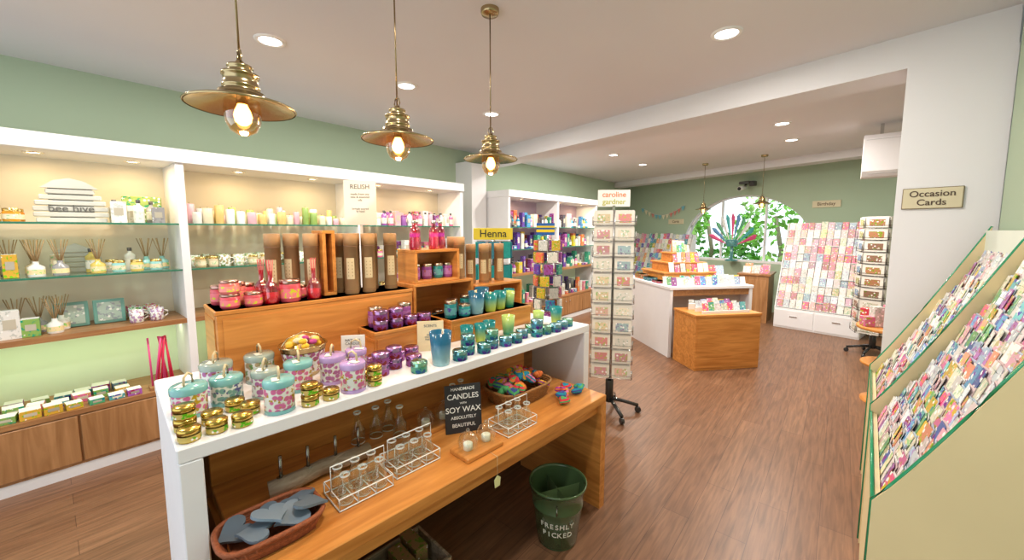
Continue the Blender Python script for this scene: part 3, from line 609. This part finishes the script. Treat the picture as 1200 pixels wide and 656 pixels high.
# ------------------------------------------------------------------ right tiered card rack (local frame, near front corner at origin)
CREAM=(.76,.64,.38);GE=(.02,.30,.14);RD=.435
def prof(x):
    f=x/RD;return .72+.88*(max(0,f)**1.1)
def rack():
    b=MB();xs=[RD*i/12 for i in range(13)]
    poly=[(0,0)]+[(x,prof(x)+.02) for x in xs]+[(RD,0)]
    Y2=1.72
    for y in(0,.94,Y2):
        b.prism(poly,y-.009,y+.009,"paint",CREAM,'xz')
        b.tube([(-.002,y,.02)]+[(x,y,prof(x)+.022) for x in xs],.006,"gloss",GE,6)
    b.box(.015,Y2/2,0,.02,Y2,.70,"paint",CREAM);b.tube([(.004,0,.705),(.004,Y2,.705)],.006,"gloss",GE,6)
    b.box(RD-.01,Y2/2,0,.02,Y2,1.6,"paint",(.70,.76,.67))
    nt=15
    for k in range(nt):
        x=.02+k*(RD-.055)/(nt-1);z=prof(x)-.08
        b.box(x+.012,Y2/2,z,.028,Y2,.004,"gloss",(.45,.68,.58))
        b.box(x-.004,Y2/2,z,.003,Y2,.014,"glass_clear_shelf")
        for y0,y1 in((.015,.925),(.955,Y2-.012)):
            y=y0+.03
            while y<y1-.025:
                w=rnd.choice([.042,.05,.056,.066]);hh=rnd.uniform(.08,.115);c=jit(rnd.choice(CC*2+PALE*4),.25)
                for d in range(3):
                    b.at(x+.003+d*.006,y+rnd.uniform(-.003,.003),z+.005,rz=-FR+rnd.uniform(-.12,.12),rx=rad(-17));b.box(0,0,0,w,.0022,hh+d*.003,"card" if d==0 else "paint",c if d==0 else jit(rnd.choice([(.72,.7,.67),(.66,.52,.52),(.48,.56,.66)]),.1))
                b.at();y+=w+.003
    b.build("tiered_card_rack",(.125,1.65,0),rad(-2.2))
rack()
cx=bx0+(L-.265)*math.cos(ang);cy=by0+(L-.265)*math.sin(ang)
b=MB();b.box(0,0,0,.25,.012,.12,"paint",(.66,.60,.42),.002);b.box(0,0,-.004,.258,.008,.128,"paint",(.25,.2,.12),.002)
o=b.build("wall_sign",(cx-.0,cy-.007,1.735),ang);text(o,"Occasion\nCards",.052,(0,-.0075,.06),(FR,0,0),(.08,.05,.03))
# ------------------------------------------------------------------ centre counter
ca=rad(49)
b=MB();b.box(.575,.62,.86,1.17,1.26,.04,"paint",TW,.004)
b.box(.02,.62,0,.04,1.24,.86,"paint",TW);b.box(1.13,.62,0,.04,1.24,.86,"paint",TW);b.box(.575,.18,0,1.07,.03,.86,"paint",(.60,.49,.42));b.box(.575,.03,.78,1.07,.03,.08,"oak_h")
b.box(.575,1.2,0,1.07,.03,.86,"paint",TW)
b.build("sales_counter",(-1.6,4.97,0),ca)
b=MB();b.box(.42,-.26,.0,.82,.44,.62,"pine_x",ch=.003);b.box(.42,-.26,.62,.84,.46,.03,"pine_x",ch=.004);b.box(.42,-.482,.03,.78,.006,.57,"pine_x",ch=.002)
b.build("wooden_display_plinth",(-1.6+.03,4.97-.0,0),ca)
def cardrow(b,x0,x1,y,z,n,hh=.14,cols=None,lean=-14,pale=2):
    cols=cols or CC
    for i in range(n):
        x=x0+(x1-x0)*(i+.5)/n;w=(x1-x0)/n*.9
        b.at(x,y,z,rz=rnd.uniform(-.1,.1),rx=rad(lean));b.box(0,0,0,w,.004,hh*rnd.uniform(.8,1.1),"card",jit(rnd.choice(cols+PALE*pale),.2));b.at()
b=MB()
for j in range(3):
    b.box(.42,-.42+.13*j,0,.6,.02,.03+.02*j,"paint",WT);cardrow(b,.14,.7,-.40+.13*j,.0,7,.12)
b.build("greeting_card_stack",(-1.57,4.97,.65),ca)
b=MB()
for k in range(3):
    b.box(.55,.75,.13*k,.75-.2*k,.6-.16*k,.11,"pine_x",ch=.003);b.box(.55,.75,.13*k+.11,.79-.2*k,.64-.16*k,.02,"pine_x",ch=.003)
for k in range(3):
    cardrow(b,.25+.1*k,.85-.1*k,.75-.30+.08*k+.01 if k<2 else .62,.13*(k+1),7-k,.13)
b.box(.55,.85,.39,.06,.06,.16,"pine_x");cardrow(b,.45,.65,.72,.39,2,.2)
b.build("tiered_wooden_stand",(-1.6,4.97,.9),ca)
b=MB()
for j in range(3):cardrow(b,.05,1.1,.06+.1*j,0,13,.11)
for j in range(2):
    for i in range(3):b.box(.08+.0*j,.4+.25*i,0,.12,.18,.03+.02*i,"card",jit(rnd.choice(CC)))
for i in range(4):cardrow(b,.96,1.1,.45+.18*i,0,1,.2)
b.build("greeting_cards",(-1.6,4.97,.9),ca)
b=MB();b.box(0,0,0,.45,.7,.82,"oak",ch=.004);b.box(0,0,.82,.5,.75,.03,"oak_h",ch=.003);b.box(0,-.355,.05,.38,.008,.7,"oak");b.build("wooden_sideboard",(-1.14,8.25,0),0)
b=MB();cardrow(b,-.2,.2,-.2,0,3,.14);cardrow(b,-.2,.2,.0,0,3,.16);b.build("gift_card_display",(-1.14,8.25,.85),0)
def wallrack(name,w,loc,rz,z1=1.72,rows=10,cols=None,pale=2):
    b=MB();b.box(w/2,.25,0,w,.5,.33,"paint",(.85,.85,.86),.004)
    nd=max(2,int(w/.5))
    for i in range(nd):b.box(w*(i+.5)/nd,-.004,.03,w/nd-.02,.012,.27,"paint",(.82,.82,.84),.002);b.box(w*(i+.5)/nd,-.015,.2,.1,.012,.012,"metal",(.7,.7,.7))
    b.prism([(0,.33),(.5,.33),(.5,z1),(.42,z1)],0,.015,"paint",(.85,.85,.86),'yz');b.prism([(0,.33),(.5,.33),(.5,z1),(.42,z1)],w-.015,w,"paint",(.85,.85,.86),'yz')
    b.prism([(.03,.33),(.5,.33),(.5,z1),(.45,z1)],.015,w-.015,"paint",(.8,.8,.8),'yz')
    for k in range(rows):
        f=k/rows;y=.02+.42*f;z=.34+(z1-.34)*f;b.box(w/2,y,z,w-.03,.04,.012,"gloss",(.8,.85,.85));cardrow(b,.03,w-.03,y-.012,z+.012,int(w/.085),.13,cols,pale=pale)
    b.build(name,loc,rz)
PC=[(.75,.2,.33),(.7,.33,.42),(.6,.42,.52),(.75,.5,.5),(.38,.52,.58),(.55,.25,.3),(.7,.6,.38)]
wallrack("greeting_card_rack",1.1,(-.80,7.78,0),rad(-11),rows=11,cols=PC,pale=2)
wallrack("greeting_card_rack",1.7,(-4.3,9.60,0),bwa,1.5)
wallrack("greeting_card_rack",1.1,(.55,7.55,0),rad(-8),1.6)
for i,(X,z,tt) in enumerate([(-3.1,1.75,"Cards"),(-.25,2.0,"Birthday")]):
    yy=10.39-.3556*(X+4.6)-.012
    o=plate("shelf_sign",.42,.12,.015,"paint",(.7,.63,.45),(X,yy,z),bwa);text(o,tt,.08,(0,-.009,.06),(FR,0,0),(.15,.1,.05))
for x0,ln,zz in((-4.1,1.3,2.2),(-2.75,2.4,2.62)):
    b=MB();pts=[]
    for i in range(25):
        f=i/24;pts.append((f*ln,0,-.22*math.sin(math.pi*f)))
    b.tube(pts,.004,"fabric",(.8,.8,.75),4)
    for i in range(1,24,2):
        x,_,z=pts[i];b.add([(x-.05,0,z),(x+.05,0,z),(x,0,z-.12)],[(0,1,2)],"fabric",rnd.choice([(.2,.5,.6),(.7,.3,.25),(.8,.75,.55)]))
    if x0<-3:b.build("bunting_garland",(x0,10.39-.3556*(x0+4.6)-.03,zz),bwa)
b=MB();b.box(0,0,.1,.2,.2,.06,"gloss",(.1,.1,.1),.01);b.tube([(0,0,.1),(0,-.1,.05)],.015,"metal",(.5,.5,.5),8);b.at(0,-.14,.02,rx=rad(100));b.cyl(0,0,-.1,.045,.2,"gloss",(.85,.85,.85),16);b.cyl(0,0,.1,.035,.005,"gloss",(.02,.02,.02),16,.001);b.at()
b.box(.16,-.05,.05,.1,.1,.1,"gloss",(.05,.05,.05),.01)
b.build("security_camera",(-1.55,9.19,2.42),bwa)
b=MB();b.prism([(0,.06),(.05,0),(.26,0),(.26,.46),(.03,.46),(0,.42)],0,.9,"paint",(.80,.78,.79),'yz')
for i in range(5):b.box(.45,.02-.002*i,.03+.012*i,.8,.004,.004,"paint",(.4,.4,.4))
b.box(.45,-.002,.40,.86,.004,.004,"paint",(.5,.5,.5))
for x in(.15,.75):b.box(x,.2,.46,.03,.03,CE-2.2-.46,"metal",(.6,.6,.6))
b.build("air_conditioner",(.12,6.0,2.2),0)
b=MB();b.cyl(0,0,.69,.27,.03,"pine",seg=36,e=.006);b.cyl(0,0,.35,.22,.025,"pine",seg=32,e=.005);b.tube([(0,0,.02),(0,0,.69)],.03,"pine",seg=14);b.lathe([(.2,0),(.2,.02),(.06,.05),(.03,.08)],"pine",seg=28)
b.build("round_wooden_table",(.42,4.95,0))
b=MB()
for i in range(20):
    a=i*.9;r=.04+.010*i;b.at(r*math.cos(a),r*math.sin(a),0,rz=a);b.box(0,0,0,.08,.08,rnd.uniform(.06,.2),"card",jit(rnd.choice([(.7,.05,.1),(.75,.2,.35),(.75,.7,.65)]),.2),.003)
b.at();b.build("soap_gift_stack",(.42,4.95,.72))
b=MB();b.cyl(0,0,0,.2,.03,"gloss",(.05,.05,.05),28);b.tube([(0,0,.03),(0,0,1.6)],.014,"metal",(.5,.5,.5),10)
for z in(.9,1.1,1.3,1.5):
    b.lathe([(.13,z),(.15,z+.003),(.15,z+.01)],"metal",(.6,.6,.6),20)
    for k in range(8):
        a=k*.785;c=rnd.choice([(.02,.30,.32),(.02,.34,.32),(.05,.22,.3)]);b.at(.15*math.cos(a),.15*math.sin(a),z-.14,rz=a+FR);b.box(0,0,0,.09,.02,.14,"fabric",c,.004)
    b.at()
o=b.build("hanging_pouch_stand",(-2.35,2.55,0))
o2=plate("henna_header",.34,.1,.008,"paint",(.66,.54,.04),(0.03,-.04,1.52),rad(40));o2.parent=o;text(o2,"Henna",.09,(0,-.005,.05),(FR,0,0),(.02,.03,.02))
b=MB();b.cyl(0,0,0,.18,.03,"gloss",(.05,.05,.05),28);b.tube([(0,0,.03),(0,0,1.68)],.014,"metal",(.5,.5,.5),10)
for i in range(7):
    z=.6+.13*i
    b.lathe([(.12,z+.11),(.14,z+.113),(.12,z+.116)],"metal",(.5,.5,.5),16,cap0=False,cap1=False)
    for k in range(6):
        a=k*1.047+i*.3;b.at(.14*math.cos(a),.14*math.sin(a),z,rz=a+FR);b.box(0,0,0,.1,.03,.11,"label",jit(rnd.choice(MC),.2),.003)
        b.at();b.tube([(0,0,z+.113),(.13*math.cos(a),.13*math.sin(a),z+.113)],.002,"metal",(.5,.5,.5),4)
b.at(0,-.05,1.55,rz=rad(40));b.box(0,0,0,.2,.01,.13,"paint",(.02,.12,.4));b.box(0,-.006,.03,.2,.004,.03,"paint",(.75,.55,.03));b.box(0,-.006,.08,.2,.004,.02,"paint",(.75,.55,.03));b.at()
b.build("gift_packet_spinner",(-2.5,3.6,0))
b=MB();b.box(0,0,0,.2,.3,.1,"bark")
for i in range(6):
    b.at(0,-.12+.045*i,.06,rz=rnd.uniform(-.1,.1),rx=-.2);b.box(0,0,0,.16,.006,.24,"paint",rnd.choice([(.06,.05,.05),(.25,.15,.09),(.5,.45,.35)]));b.at()
b.build("print_browser_box",(-3.87,.89,Z4),rad(80))
# ------------------------------------------------------------------ world + camera
w=bpy.data.worlds.new("World");bpy.context.scene.world=w;w.use_nodes=True
bg=w.node_tree.nodes["Background"];bg.inputs[0].default_value=(.84,.93,1,1);bg.inputs[1].default_value=2.2
cd=bpy.data.cameras.new("Camera");cam=bpy.data.objects.new("Camera",cd);C.objects.link(cam)
cd.sensor_width=36;cd.lens=460/1200*36;cd.shift_y=-13/1200;cd.clip_start=.02
cam.location=(0,0,1.6);cam.rotation_euler=(rad(90-5.6),0,rad(40));bpy.context.scene.camera=cam
vs_=bpy.context.scene.view_settings;vs_.view_transform='Standard';vs_.exposure=-.18;vs_.gamma=.93
